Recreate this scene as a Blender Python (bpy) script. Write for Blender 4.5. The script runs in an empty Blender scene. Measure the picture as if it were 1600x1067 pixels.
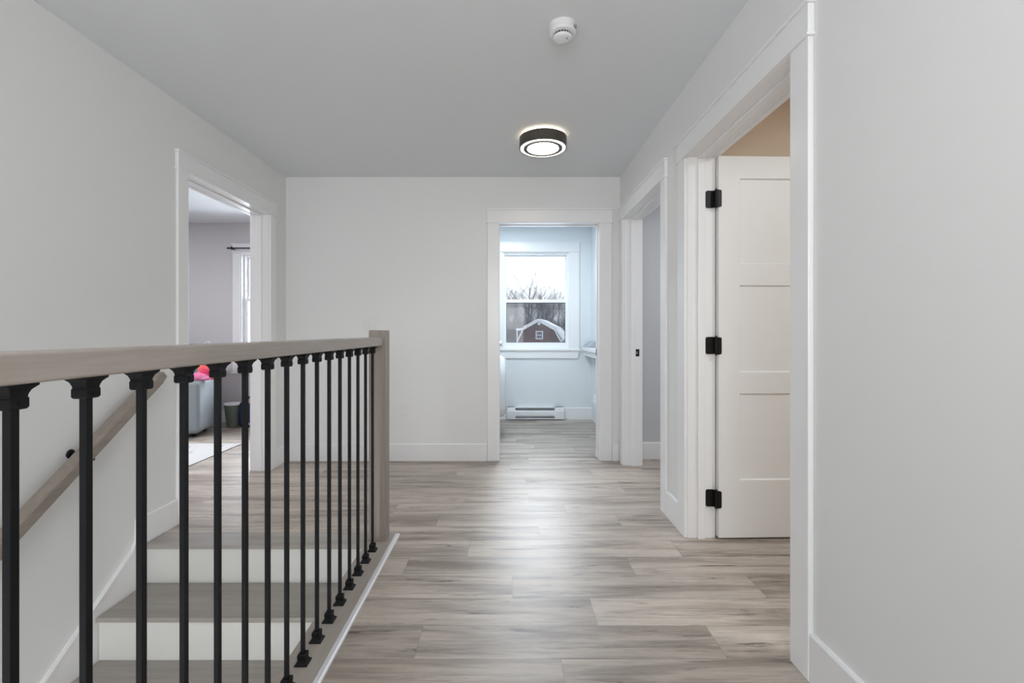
import bpy, bmesh, math, random
from mathutils import Vector, Matrix
random.seed(7)
F = 711.0            # focal length in pixels of a 1600 px wide frame (a 16 mm lens)
EYE = 1.105
CX, CY = 793.0, 519.0
H = 2.44
COL = bpy.context.scene.collection

# ------------------------------------------------------------------ materials
def nmat(name):
    m = bpy.data.materials.new(name); m.use_nodes = True
    nt = m.node_tree
    b = nt.nodes.get('Principled BSDF')
    return m, nt, b

def simple(name, col, rough=0.5, metal=0.0, spec=0.5, bump=0.0, bscale=200.0, var=0.0, vscale=3.0, coat=0.0):
    m, nt, b = nmat(name)
    b.inputs['Base Color'].default_value = (*col, 1)
    b.inputs['Roughness'].default_value = rough
    b.inputs['Metallic'].default_value = metal
    b.inputs['Specular IOR Level'].default_value = spec
    b.inputs['Coat Weight'].default_value = coat
    tc = nt.nodes.new('ShaderNodeTexCoord')
    if var > 0:
        n = nt.nodes.new('ShaderNodeTexNoise'); n.inputs['Scale'].default_value = vscale
        n.inputs['Detail'].default_value = 4
        nt.links.new(tc.outputs['Object'], n.inputs['Vector'])
        mx = nt.nodes.new('ShaderNodeMix'); mx.data_type = 'RGBA'
        mx.inputs['A'].default_value = (*[c * (1 - var) for c in col], 1)
        mx.inputs['B'].default_value = (*[min(1, c * (1 + var)) for c in col], 1)
        nt.links.new(n.outputs['Fac'], mx.inputs['Factor'])
        nt.links.new(mx.outputs['Result'], b.inputs['Base Color'])
    if bump > 0:
        n2 = nt.nodes.new('ShaderNodeTexNoise'); n2.inputs['Scale'].default_value = bscale
        n2.inputs['Detail'].default_value = 3
        nt.links.new(tc.outputs['Object'], n2.inputs['Vector'])
        bp = nt.nodes.new('ShaderNodeBump'); bp.inputs['Strength'].default_value = bump
        bp.inputs['Distance'].default_value = 0.001
        nt.links.new(n2.outputs['Fac'], bp.inputs['Height'])
        nt.links.new(bp.outputs['Normal'], b.inputs['Normal'])
    return m

def emis(name, col, strength):
    m, nt, b = nmat(name)
    b.inputs['Base Color'].default_value = (0.8, 0.8, 0.8, 1)
    b.inputs['Emission Color'].default_value = (*col, 1)
    b.inputs['Emission Strength'].default_value = strength
    return m

def glass_mat(name, tint=(0.97, 0.985, 1.0), refl=0.05):
    m = bpy.data.materials.new(name); m.use_nodes = True
    nt = m.node_tree; nt.nodes.clear()
    out = nt.nodes.new('ShaderNodeOutputMaterial')
    tr = nt.nodes.new('ShaderNodeBsdfTransparent'); tr.inputs['Color'].default_value = (*tint, 1)
    gl = nt.nodes.new('ShaderNodeBsdfGlossy'); gl.inputs['Roughness'].default_value = 0.02
    fr = nt.nodes.new('ShaderNodeFresnel'); fr.inputs['IOR'].default_value = 1.28
    mx = nt.nodes.new('ShaderNodeMixShader')
    nt.links.new(fr.outputs['Fac'], mx.inputs['Fac'])
    nt.links.new(tr.outputs[0], mx.inputs[1]); nt.links.new(gl.outputs[0], mx.inputs[2])
    nt.links.new(mx.outputs[0], out.inputs['Surface'])
    return m

def screen_mat(name):
    m = bpy.data.materials.new(name); m.use_nodes = True
    nt = m.node_tree; nt.nodes.clear()
    out = nt.nodes.new('ShaderNodeOutputMaterial')
    tr = nt.nodes.new('ShaderNodeBsdfTransparent')
    df = nt.nodes.new('ShaderNodeBsdfDiffuse'); df.inputs['Color'].default_value = (0.12, 0.12, 0.13, 1)
    mx = nt.nodes.new('ShaderNodeMixShader'); mx.inputs['Fac'].default_value = 0.50
    nt.links.new(tr.outputs[0], mx.inputs[1]); nt.links.new(df.outputs[0], mx.inputs[2])
    nt.links.new(mx.outputs[0], out.inputs['Surface'])
    return m

class N:
    """tiny node helper"""
    def __init__(s, nt): s.nt = nt
    def val(s, x, inp):
        if isinstance(x, (int, float)): inp.default_value = x
        else: s.nt.links.new(x, inp)
    def math(s, op, a, b=0.0, c=None):
        n = s.nt.nodes.new('ShaderNodeMath'); n.operation = op
        s.val(a, n.inputs[0]); s.val(b, n.inputs[1])
        if c is not None: s.val(c, n.inputs[2])
        return n.outputs[0]
    def comb(s, x, y, z):
        n = s.nt.nodes.new('ShaderNodeCombineXYZ')
        s.val(x, n.inputs[0]); s.val(y, n.inputs[1]); s.val(z, n.inputs[2]); return n.outputs[0]
    def noise(s, vec, scale, detail=4, rough=0.55, dist=0.0):
        n = s.nt.nodes.new('ShaderNodeTexNoise'); n.inputs['Scale'].default_value = scale
        n.inputs['Detail'].default_value = detail; n.inputs['Roughness'].default_value = rough
        n.inputs['Distortion'].default_value = dist
        s.nt.links.new(vec, n.inputs['Vector']); return n.outputs['Fac']
    def ramp(s, fac, stops, interp='LINEAR'):
        n = s.nt.nodes.new('ShaderNodeValToRGB'); cr = n.color_ramp; cr.interpolation = interp
        while len(cr.elements) < len(stops): cr.elements.new(0.5)
        for e, (p, c) in zip(cr.elements, stops):
            e.position = p; e.color = (c[0], c[1], c[2], 1) if not isinstance(c, float) else (c, c, c, 1)
        s.nt.links.new(fac, n.inputs[0]); return n.outputs[0]
    def mix(s, fac, a, b, blend='MIX'):
        n = s.nt.nodes.new('ShaderNodeMix'); n.data_type = 'RGBA'; n.blend_type = blend
        s.val(fac, n.inputs['Factor'])
        for k, v in (('A', a), ('B', b)):
            if isinstance(v, tuple): n.inputs[k].default_value = (*v, 1)
            else: s.nt.links.new(v, n.inputs[k])
        return n.outputs['Result']

def floor_mat():
    m, nt, b = nmat('vinyl_plank_floor'); q = N(nt)
    PW, PL, Y0 = 0.1755, 1.062, 1.538
    tc = nt.nodes.new('ShaderNodeTexCoord'); sp = nt.nodes.new('ShaderNodeSeparateXYZ')
    nt.links.new(tc.outputs['Object'], sp.inputs[0])
    X, Y = sp.outputs[0], sp.outputs[1]
    v = q.math('DIVIDE', q.math('SUBTRACT', Y, Y0), PW)
    row = q.math('FLOOR', v); fv = q.math('FRACT', v)
    known = {-1: .18, 0: -.318, 1: .34, 2: .02, 3: -.48, 4: -.20, 5: .175, 6: -.41, 7: .36, 9: -.245, 11: -.40, 13: .18}
    stops = []
    rr = random.Random(3)
    for i in range(32):
        k = i - 6
        off = known.get(k, rr.uniform(-.5, .5))
        stops.append((i / 32.0, float((off % PL) / PL)))
    idx = q.math('DIVIDE', q.math('ADD', row, 6.5), 32.0)
    off = q.math('MULTIPLY', q.ramp(idx, stops, 'CONSTANT'), PL)
    u = q.math('DIVIDE', q.math('SUBTRACT', X, off), PL)
    pl = q.math('FLOOR', u); fu = q.math('FRACT', u)
    wn = nt.nodes.new('ShaderNodeTexWhiteNoise'); wn.noise_dimensions = '2D'
    nt.links.new(q.comb(row, pl, 0.0), wn.inputs['Vector'])
    rnd = wn.outputs['Value']
    # grain coordinates, shifted per plank
    gx = q.math('ADD', X, q.math('MULTIPLY', rnd, 37.0))
    gy = q.math('ADD', Y, q.math('MULTIPLY', rnd, 11.0))
    broad = q.noise(q.comb(q.math('MULTIPLY', gx, 0.9), q.math('MULTIPLY', gy, 9.0), rnd), 1.0, 5, 0.6, 0.6)
    grain = q.noise(q.comb(q.math('MULTIPLY', gx, 3.0), q.math('MULTIPLY', gy, 75.0), rnd), 1.0, 5, 0.65, 0.5)
    fine = q.noise(q.comb(q.math('MULTIPLY', gx, 20.0), q.math('MULTIPLY', gy, 260.0), rnd), 1.0, 3, 0.6)
    crack = q.noise(q.comb(q.math('MULTIPLY', gx, 2.1), q.math('MULTIPLY', gy, 24.0), q.math('ADD', rnd, 5.0)), 1.0, 6, 0.7, 1.2)
    base = q.ramp(broad, [(0.32, (0.215, 0.172, 0.140)), (0.43, (0.320, 0.268, 0.226)), (0.53, (0.445, 0.383, 0.328)), (0.70, (0.53, 0.465, 0.405))])
    g = q.ramp(grain, [(0.34, 0.76), (0.48, 0.98), (0.66, 1.06)])
    base = q.mix(1.0, base, g, 'MULTIPLY')
    f2 = q.ramp(fine, [(0.3, 0.86), (0.7, 1.08)])
    base = q.mix(1.0, base, f2, 'MULTIPLY')
    ck = q.ramp(crack, [(0.0, 1.0), (0.345, 1.0), (0.375, 0.45), (0.45, 0.0), (1.0, 0.0)])
    base = q.mix(q.math('MULTIPLY', ck, 0.90), base, (0.085, 0.062, 0.055))
    tone = q.math('ADD', q.math('MULTIPLY', rnd, 0.20), 0.90)
    tn = nt.nodes.new('ShaderNodeCombineColor')
    for i in range(3): nt.links.new(tone, tn.inputs[i])
    base = q.mix(1.0, base, tn.outputs[0], 'MULTIPLY')
    # seams
    s1 = q.math('LESS_THAN', fv, 0.012); s2 = q.math('LESS_THAN', fu, 0.0022)
    seam = q.math('MAXIMUM', s1, s2)
    base = q.mix(q.math('MULTIPLY', seam, 0.45), base, (0.12, 0.10, 0.088))
    nt.links.new(base, b.inputs['Base Color'])
    rg = q.math('ADD', q.math('MULTIPLY', grain, 0.14), 0.33)
    nt.links.new(rg, b.inputs['Roughness'])
    b.inputs['Specular IOR Level'].default_value = 0.75
    bp = nt.nodes.new('ShaderNodeBump'); bp.inputs['Strength'].default_value = 0.12; bp.inputs['Distance'].default_value = 0.00025
    hgt = q.math('SUBTRACT', q.math('MULTIPLY', grain, 0.6), seam)
    nt.links.new(hgt, bp.inputs['Height']); nt.links.new(bp.outputs['Normal'], b.inputs['Normal'])
    return m

def wood(name, dark, light, axis='Y', rough=0.42, sc=1.0):
    m, nt, b = nmat(name); q = N(nt)
    tc = nt.nodes.new('ShaderNodeTexCoord'); sp = nt.nodes.new('ShaderNodeSeparateXYZ')
    nt.links.new(tc.outputs['Object'], sp.inputs[0])
    k = {'X': (1.6, 28, 28), 'Y': (28, 1.6, 28), 'Z': (28, 28, 1.6)}[axis]
    v = q.comb(*[q.math('MULTIPLY', sp.outputs[i], k[i] * sc) for i in range(3)])
    a = q.noise(v, 1.0, 5, 0.6, 0.4)
    k2 = [x * 5 for x in k]
    v2 = q.comb(*[q.math('MULTIPLY', sp.outputs[i], k2[i] * sc) for i in range(3)])
    c = q.noise(v2, 1.0, 3, 0.6)
    base = q.mix(q.ramp(a, [(0.3, 0.0), (0.7, 1.0)]), dark, light)
    base = q.mix(1.0, base, q.ramp(c, [(0.3, 0.93), (0.7, 1.05)]), 'MULTIPLY')
    nt.links.new(base, b.inputs['Base Color'])
    b.inputs['Roughness'].default_value = rough
    return m

def siding_mat():
    m, nt, b = nmat('brown_board_siding'); q = N(nt)
    tc = nt.nodes.new('ShaderNodeTexCoord'); sp = nt.nodes.new('ShaderNodeSeparateXYZ')
    nt.links.new(tc.outputs['Object'], sp.inputs[0])
    f = q.math('FRACT', q.math('MULTIPLY', sp.outputs[2], 6.0))
    seam = q.math('LESS_THAN', f, 0.14)
    n = q.noise(tc.outputs['Object'], 2.5, 5)
    base = q.mix(n, (0.105, 0.060, 0.055), (0.17, 0.10, 0.09))
    base = q.mix(q.math('MULTIPLY', seam, 0.5), base, (0.06, 0.03, 0.025))
    nt.links.new(base, b.inputs['Base Color']); b.inputs['Roughness'].default_value = 0.9
    return m

def rug_mat():
    m, nt, b = nmat('white_rug'); q = N(nt)
    tc = nt.nodes.new('ShaderNodeTexCoord')
    n = q.noise(tc.outputs['Object'], 5.5, 3, 0.5, 0.8)
    mk = q.ramp(n, [(0.0, 0.0), (0.62, 0.0), (0.65, 1.0), (1.0, 1.0)])
    base = q.mix(mk, (0.50, 0.49, 0.48), (0.30, 0.30, 0.32))
    nt.links.new(base, b.inputs['Base Color']); b.inputs['Roughness'].default_value = 0.95
    return m

def bag_mat():
    m, nt, b = nmat('navy_print_fabric'); q = N(nt)
    tc = nt.nodes.new('ShaderNodeTexCoord')
    v = nt.nodes.new('ShaderNodeTexVoronoi'); v.inputs['Scale'].default_value = 16
    nt.links.new(tc.outputs['Object'], v.inputs['Vector'])
    mk = q.ramp(v.outputs['Distance'], [(0.0, 1.0), (0.24, 1.0), (0.30, 0.0), (1.0, 0.0)])
    c = q.mix(q.noise(tc.outputs['Object'], 9.0, 2), (0.20, 0.34, 0.55), (0.45, 0.22, 0.32))
    base = q.mix(mk, (0.012, 0.022, 0.085), c)
    nt.links.new(base, b.inputs['Base Color']); b.inputs['Roughness'].default_value = 0.85
    return m

def plush_mat(name, a, c, sc=14):
    m, nt, b = nmat(name); q = N(nt)
    tc = nt.nodes.new('ShaderNodeTexCoord')
    base = q.mix(q.ramp(q.noise(tc.outputs['Object'], sc, 2), [(0.42, 0.0), (0.58, 1.0)]), a, c)
    nt.links.new(base, b.inputs['Base Color']); b.inputs['Roughness'].default_value = 0.95
    b.inputs['Sheen Weight'].default_value = 0.4
    return m

M = dict(
    wall=simple('white_wall_paint', (0.76, 0.765, 0.76), 0.62, bump=0.08, bscale=350),
    ceil=simple('white_ceiling_paint', (0.725, 0.745, 0.765), 0.85, bump=0.08, bscale=250),
    trim=simple('white_trim_paint', (0.82, 0.82, 0.825), 0.28),
    door=simple('white_door_paint', (0.80, 0.795, 0.79), 0.42, bump=0.1, bscale=120),
    floor=floor_mat(),
    rail=wood('grey_stained_wood', (0.320, 0.280, 0.246), (0.405, 0.360, 0.322), 'Y', 0.36),
    hand=wood('grey_stained_handrail', (0.235, 0.200, 0.170), (0.310, 0.268, 0.230), 'Y', 0.42),
    post=wood('grey_stained_wood_upright', (0.225, 0.190, 0.163), (0.290, 0.252, 0.220), 'Z', 0.38),
    tread=wood('grey_stained_tread', (0.310, 0.282, 0.258), (0.40, 0.37, 0.337), 'X', 0.40),
    riser=simple('off_white_riser_paint', (0.68, 0.675, 0.655), 0.45, var=0.05),
    black=simple('black_powder_coat', (0.004, 0.0045, 0.006), 0.5, spec=0.22),
    bhard=simple('black_hardware', (0.006, 0.006, 0.007), 0.4, spec=0.3),
    alu=simple('brushed_aluminium', (0.80, 0.80, 0.82), 0.32, metal=0.35, bump=0.1, bscale=500),
    plastic=simple('white_plastic', (0.74, 0.74, 0.74), 0.35),
    plastic2=simple('cool_white_plastic', (0.78, 0.79, 0.82), 0.3),
    darkslot=simple('dark_slot', (0.02, 0.02, 0.022), 0.6),
    slotgrey=simple('grey_slot', (0.22, 0.22, 0.23), 0.5),
    lampmetal=simple('dark_bronze_metal', (0.085, 0.074, 0.064), 0.45, metal=0.3),
    diff=emis('lit_white_diffuser', (1.0, 0.96, 0.90), 18.0),
    diffside=emis('lit_warm_edge', (1.0, 0.88, 0.68), 5.0),
    glass=glass_mat('window_glass'),
    screen=screen_mat('insect_screen_mesh'),
    vinyl=simple('white_vinyl_frame', (0.86, 0.87, 0.88), 0.3),
    gasket=simple('black_gasket', (0.02, 0.02, 0.025), 0.5),
    mauve=simple('mauve_grey_wall_paint', (0.60, 0.58, 0.59), 0.65, bump=0.08, bscale=350),
    laund=simple('pale_laundry_paint', (0.75, 0.78, 0.80), 0.6, bump=0.08, bscale=350),
    beige=simple('beige_wall_paint', (0.76, 0.63, 0.50), 0.65),
    bluegrey=simple('blue_grey_wall_paint', (0.56, 0.57, 0.585), 0.65),
    enamel=simple('white_enamel', (0.82, 0.84, 0.87), 0.2, coat=0.3),
    chrome=simple('chrome', (0.6, 0.6, 0.62), 0.15, metal=1.0),
    smoke=simple('grey_door_glass', (0.33, 0.37, 0.42), 0.12),
    heater=simple('white_heater_enamel', (0.78, 0.79, 0.80), 0.35),
    fins=simple('heater_fin_metal', (0.30, 0.31, 0.33), 0.4, metal=0.4),
    sofa=simple('light_grey_fabric', (0.265, 0.30, 0.315), 0.95, bump=0.5, bscale=600, var=0.06, vscale=40),
    teal=simple('grey_teal_fabric', (0.20, 0.26, 0.28), 0.95, bump=0.4, bscale=500),
    plush=plush_mat('hot_pink_plush', (0.90, 0.055, 0.20), (0.92, 0.20, 0.08)),
    plush2=plush_mat('pale_pink_plush', (0.93, 0.20, 0.42), (0.90, 0.30, 0.52), 20),
    bin=simple('sage_green_metal', (0.115, 0.14, 0.112), 0.45),
    binlid=simple('pale_bin_inside', (0.62, 0.64, 0.66), 0.5),
    bag=bag_mat(),
    bagpink=plush_mat('magenta_and_peach_fabric', (0.33, 0.03, 0.13), (0.75, 0.38, 0.33), 22),
    rug=rug_mat(),
    linen=simple('grey_linen', (0.42, 0.43, 0.46), 0.9, bump=0.4, bscale=300),
    siding=siding_mat(),
    snow=simple('snow', (0.82, 0.84, 0.88), 0.8, var=0.03, vscale=0.5),
    barnwhite=simple('white_barn_trim', (0.78, 0.79, 0.80), 0.6),
    barnglass=simple('dark_barn_glass', (0.12, 0.15, 0.18), 0.2),
    bark=simple('grey_brown_bark', (0.07, 0.062, 0.062), 0.95, var=0.2, vscale=2.0),
    brush=simple('bare_brush_twigs', (0.11, 0.10, 0.105), 0.95, var=0.3, vscale=0.3),
    hill=simple('snowy_leafy_ground', (0.40, 0.38, 0.38), 0.95, var=0.35, vscale=0.25),
)

# ------------------------------------------------------------------ mesh helpers
def box(bm, x0, x1, y0, y1, z0, z1):
    vs = [bm.verts.new((x, y, z)) for x in (x0, x1) for y in (y0, y1) for z in (z0, z1)]
    for f in ((0, 1, 3, 2), (4, 6, 7, 5), (0, 4, 5, 1), (2, 3, 7, 6), (0, 2, 6, 4), (1, 5, 7, 3)):
        bm.faces.new([vs[i] for i in f])

def prism(bm, pts, lo, hi, axis='X'):
    """polygon pts extruded along axis; pts are (Y,Z) for X, (X,Z) for Y, (X,Y) for Z"""
    def P(p, t):
        return {'X': (t, p[0], p[1]), 'Y': (p[0], t, p[1]), 'Z': (p[0], p[1], t)}[axis]
    a = [bm.verts.new(P(p, lo)) for p in pts]; b = [bm.verts.new(P(p, hi)) for p in pts]
    bm.faces.new(a); bm.faces.new(b[::-1])
    n = len(pts)
    for i in range(n): bm.faces.new((a[i], b[i], b[(i + 1) % n], a[(i + 1) % n]))

def lathe(bm, prof, c=(0, 0, 0), seg=48, axis='Z', cap=True):
    """prof = [(r, h), ...]"""
    rings = []
    for r, h in prof:
        ring = []
        for i in range(seg):
            t = 2 * math.pi * i / seg; a, b_ = r * math.cos(t), r * math.sin(t)
            p = {'Z': (a, b_, h), 'X': (h, a, b_), 'Y': (a, h, b_)}[axis]
            ring.append(bm.verts.new((c[0] + p[0], c[1] + p[1], c[2] + p[2])))
        rings.append(ring)
    for r0, r1 in zip(rings, rings[1:]):
        for i in range(seg):
            bm.faces.new((r0[i], r0[(i + 1) % seg], r1[(i + 1) % seg], r1[i]))
    if cap:
        bm.faces.new(rings[0][::-1]); bm.faces.new(rings[-1])

def sqloft(bm, prof, c=(0, 0, 0)):
    """square sections: prof = [(half, z), ...]"""
    rings = []
    for h, z in prof:
        rings.append([bm.verts.new((c[0] + sx * h, c[1] + sy * h, c[2] + z)) for sx, sy in ((-1, -1), (1, -1), (1, 1), (-1, 1))])
    for a, b_ in zip(rings, rings[1:]):
        for i in range(4): bm.faces.new((a[i], a[(i + 1) % 4], b_[(i + 1) % 4], b_[i]))
    bm.faces.new(rings[0][::-1]); bm.faces.new(rings[-1])

def tube(bm, p0, p1, r0, r1, seg=8, cap=True):
    p0, p1 = Vector(p0), Vector(p1); d = (p1 - p0)
    if d.length < 1e-6: return
    d.normalize(); up = Vector((0, 0, 1)) if abs(d.z) < 0.9 else Vector((1, 0, 0))
    a = d.cross(up).normalized(); b_ = d.cross(a)
    R = []
    for p, r in ((p0, r0), (p1, r1)):
        R.append([bm.verts.new(p + a * r * math.cos(2 * math.pi * i / seg) + b_ * r * math.sin(2 * math.pi * i / seg)) for i in range(seg)])
    for i in range(seg): bm.faces.new((R[0][i], R[0][(i + 1) % seg], R[1][(i + 1) % seg], R[1][i]))
    if cap: bm.faces.new(R[0][::-1]); bm.faces.new(R[1])

def ellipsoid(bm, c, r, u=20, v=12, rot=None):
    mt = Matrix.Translation(c) @ (rot or Matrix.Identity(4)) @ Matrix.Diagonal((r[0], r[1], r[2], 1))
    bmesh.ops.create_uvsphere(bm, u_segments=u, v_segments=v, radius=1.0, matrix=mt)

def obj(name, bm, mat, parent=None, bevel=0.0, smooth=False, seg=2, loc=None, sub=0):
    bmesh.ops.recalc_face_normals(bm, faces=bm.faces[:])
    me = bpy.data.meshes.new(name); bm.to_mesh(me); bm.free()
    me.materials.append(mat)
    if smooth:
        for p in me.polygons: p.use_smooth = True
    o = bpy.data.objects.new(name, me); COL.objects.link(o)
    if parent is not None:
        o.parent = parent
        o.location = -wloc(parent)
    if loc is not None: o.location = loc
    if bevel > 0:
        md = o.modifiers.new('edge', 'BEVEL'); md.width = bevel; md.segments = seg; md.limit_method = 'ANGLE'; md.angle_limit = math.radians(40)
        md.harden_normals = False
    if sub:
        md = o.modifiers.new('soft', 'SUBSURF'); md.levels = sub; md.render_levels = sub
    return o

def wloc(o):
    v = Vector(o.location)
    while o.parent is not None:
        o = o.parent; v += o.location
    return v

def kid(name, bm, mat, parent, **k):
    """part whose mesh is written in world coordinates under an unrotated parent"""
    return obj(name, bm, mat, parent, **k)

def local(name, bm, mat, parent, **k):
    """part whose mesh is written in the parent's own coordinates"""
    o = obj(name, bm, mat, None, **k); o.parent = parent; return o

def thing(name, label, cat, loc=(0, 0, 0), rz=0.0, group=None):
    o = bpy.data.objects.new(name, None); COL.objects.link(o); o.empty_display_size = 0.1
    o.location = loc; o.rotation_euler = (0, 0, rz)
    o['label'] = label; o['category'] = cat
    if group: o['group'] = group
    return o

def tag(o, label, cat, group=None, kind=None):
    o['label'] = label; o['category'] = cat
    if group: o['group'] = group
    if kind: o['kind'] = kind
    return o

def struct(name, bm, mat, label, cat, **k):
    o = obj(name, bm, mat, None, **k); o['kind'] = 'structure'; o['label'] = label; o['category'] = cat
    return o

def sroot(name, label, cat, loc=(0, 0, 0)):
    o = thing(name, label, cat, loc); o['kind'] = 'structure'; return o

B = bmesh.new

# ------------------------------------------------------------------ key planes
XL, XR = -1.908, 0.968           # hall side walls
XLo, XRo = -2.04, 1.100          # their far faces
YB, YBo = 3.917, 4.050           # end wall
YR = -2.6                        # behind the camera
LD0, LD1 = 2.703, 3.631          # left door opening
A0, A1 = 1.536, 2.443            # near right door opening
B0, B1 = 2.836, 3.762            # far right door opening
P0, P1 = -0.071, 0.789           # laundry opening (in X)
DH = 2.045                       # opening height
YLW = 5.563                      # left room window wall
YLA = 5.78                       # laundry window wall
XLAR = 1.065                     # laundry right wall
YRB = 3.97                       # far right room back wall
SW_X1 = -0.743                   # stairwell edge
NOS = 2.362                      # first nosing
RISE, RUN = 0.205, 0.277

# ------------------------------------------------------------------ floors
b = B()
T = -0.26
box(b, -0.611, XRo, YR, YB, T, 0)                 # hall
box(b, XL, -0.611, 2.510, YB, T, 0)               # landing
box(b, XL, -0.611, YR, -1.75, T, 0)
box(b, -5.4, XLo, 1.6, YLW, T, 0); box(b, XLo, XL, LD0 - .02, LD1 + .02, T, 0)   # left room
box(b, -5.4, XLAR + .1, YB, YLA, T, 0) if False else None
box(b, -1.2, XLAR, YB, YLA, T, 0)                 # laundry
box(b, XRo, 3.6, -0.4, YRB, T, 0)                 # right rooms
struct('floor', b, M['floor'], 'grey-brown wood-look plank floor running through hall and rooms', 'floor')
b = B(); box(b, XLo, -0.60, -1.9, 2.4, -2.86, -2.74)
struct('floor_lower', b, M['floor'], 'plank floor at the foot of the staircase', 'floor')

b = B()
box(b, XLo, XRo, YR - .1, YBo, H, H + .1)
struct('ceiling', b, M['ceil'], 'flat white ceiling over the hall', 'ceiling')
b = B(); box(b, -5.4, XLo, 1.6, YLW, H, H + .1)
struct('ceiling_left_room', b, M['ceil'], 'white ceiling of the room behind the left doorway', 'ceiling')
b = B(); box(b, -1.2, 1.2, YBo, YLA, H, H + .1)
struct('ceiling_laundry', b, M['ceil'], 'white ceiling of the laundry room', 'ceiling')
b = B(); box(b, XRo, 3.6, -0.4, YRB, H, H + .1)
struct('ceiling_right_rooms', b, M['ceil'], 'ceiling of the rooms behind the right doorways', 'ceiling')

# ------------------------------------------------------------------ walls
JT = 0.018   # jamb thickness sits inside the rough opening
b = B()
box(b, XLo + .004, XL, YR, LD0 - JT, -2.8, H); box(b, XLo + .004, XL, LD1 + JT, YBo, T, H); box(b, XLo + .004, XL, LD0 - JT, LD1 + JT, DH + JT, H)
struct('wall_left', b, M['wall'], 'long white wall on the left running down into the stairwell', 'wall')
b = B()
box(b, XL, P0 - JT, YB, YBo - .004, 0, H); box(b, P1 + JT, XRo, YB, YBo - .004, 0, H); box(b, P0 - JT, P1 + JT, YB, YBo - .004, DH + JT, H)
struct('wall_back', b, M['wall'], 'white end wall around the laundry doorway', 'wall')
b = B()
XRw = XRo - .004
box(b, XR, XRw, YR, A0 - JT, 0, H); box(b, XR, XRw, A1 + JT, B0 - JT, 0, H); box(b, XR, XRw, B1 + JT, YB, 0, H)
box(b, XR, XRw, A0 - JT, A1 + JT, DH + JT, H); box(b, XR, XRw, B0 - JT, B1 + JT, DH + JT, H)
struct('wall_right', b, M['wall'], 'white wall on the right holding two doorways', 'wall')
b = B()   # behind the camera, with an opening for the added window
box(b, XL, -1.45, YR - .12, YR, 0, H); box(b, 0.55, XR, YR - .12, YR, 0, H)
box(b, -1.45, 0.55, YR - .12, YR, 0, 0.7); box(b, -1.45, 0.55, YR - .12, YR, 2.2, H)
struct('wall_rear', b, M['wall'], 'white wall behind the camera around an added wide window', 'wall')
# stairwell walls
b = B(); box(b, SW_X1 + .003, -0.611, -1.75, 2.40, -2.8, -0.02); box(b, XL, SW_X1, -1.85, -1.75, -2.8, T)
box(b, XL, -0.611, 2.52, 2.62, -2.8, T)
struct('wall_stairwell', b, M['wall'], 'white side wall of the stairwell below the railing', 'wall')
# left room
b = B()
WX0, WX1, WZ0, WZ1 = -3.263, -2.36, 0.62, 2.07
box(b, -5.4, WX0, YLW, YLW + .16, 0, H); box(b, WX1, XLo, YLW, YLW + .16, 0, H)
box(b, WX0, WX1, YLW, YLW + .16, 0, WZ0); box(b, WX0, WX1, YLW, YLW + .16, WZ1, H)
box(b, XLo - .0, XLo + .12, YBo, YLW + .16, 0, H)
box(b, -5.5, -5.4, 1.6, YLW, 0, H); box(b, -5.4, XLo, 1.5, 1.6, 0, H)
struct('wall_left_room', b, M['mauve'], 'mauve-grey walls of the room seen through the left doorway', 'wall')
b = B(); box(b, XLo - .0, XLo + .004, 1.6, LD0 - JT, 0, H); box(b, XLo, XLo + .004, LD1 + JT, YBo, 0, H); box(b, XLo, XLo + .004, LD0 - JT, LD1 + JT, DH + JT, H)
struct('wall_left_room_inner', b, M['mauve'], 'mauve-grey inner face of the wall around the left doorway', 'wall')
# laundry
b = B()
LWX0, LWX1, LWZ0, LWZ1 = -0.065, 0.789, 0.893, 2.122
box(b, -1.2, LWX0, YLA, YLA + .16, 0, H); box(b, LWX1, XLAR + .12, YLA, YLA + .16, 0, H)
box(b, LWX0, LWX1, YLA, YLA + .16, 0, LWZ0); box(b, LWX0, LWX1, YLA, YLA + .16, LWZ1, H)
box(b, XLAR, XLAR + .12, YBo, YLA, 0, H); box(b, -1.3, -1.2, YBo, YLA, 0, H)
box(b, -1.2, P0 - JT, YBo - .004, YBo, 0, H); box(b, P1 + JT, XLAR, YBo - .004, YBo, 0, H); box(b, P0 - JT, P1 + JT, YBo - .004, YBo, DH + JT, H)
struct('wall_laundry', b, M['laund'], 'pale cool-white walls of the laundry room', 'wall')
# near right room (warm)
b = B()
box(b, XRo, 3.6, 2.565, 2.66, 0, H); box(b, 3.6, 3.7, -0.4, 2.66, 0, H); box(b, XRo, 3.6, -0.5, -0.4, 0, H)
box(b, XRw, XRo, -0.4, A0 - JT, 0, H); box(b, XRw, XRo, A1 + JT, 2.565, 0, H); box(b, XRw, XRo, A0 - JT, A1 + JT, DH + JT, H)
struct('wall_near_room', b, M['beige'], 'beige wall of the room behind the open panel door', 'wall')
b = B()
box(b, XRo, 3.6, YRB, YRB + .1, 0, H); box(b, 3.6, 3.7, 2.66, YRB, 0, H)
box(b, XRw, XRo, 2.66, B0 - JT, 0, H); box(b, XRw, XRo, B1 + JT, YRB, 0, H); box(b, XRw, XRo, B0 - JT, B1 + JT, DH + JT, H)
box(b, XRo, 3.6, 2.66, 2.70, 0, H)
struct('wall_far_room', b, M['bluegrey'], 'blue-grey wall of the room behind the far right doorway', 'wall')

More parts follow.
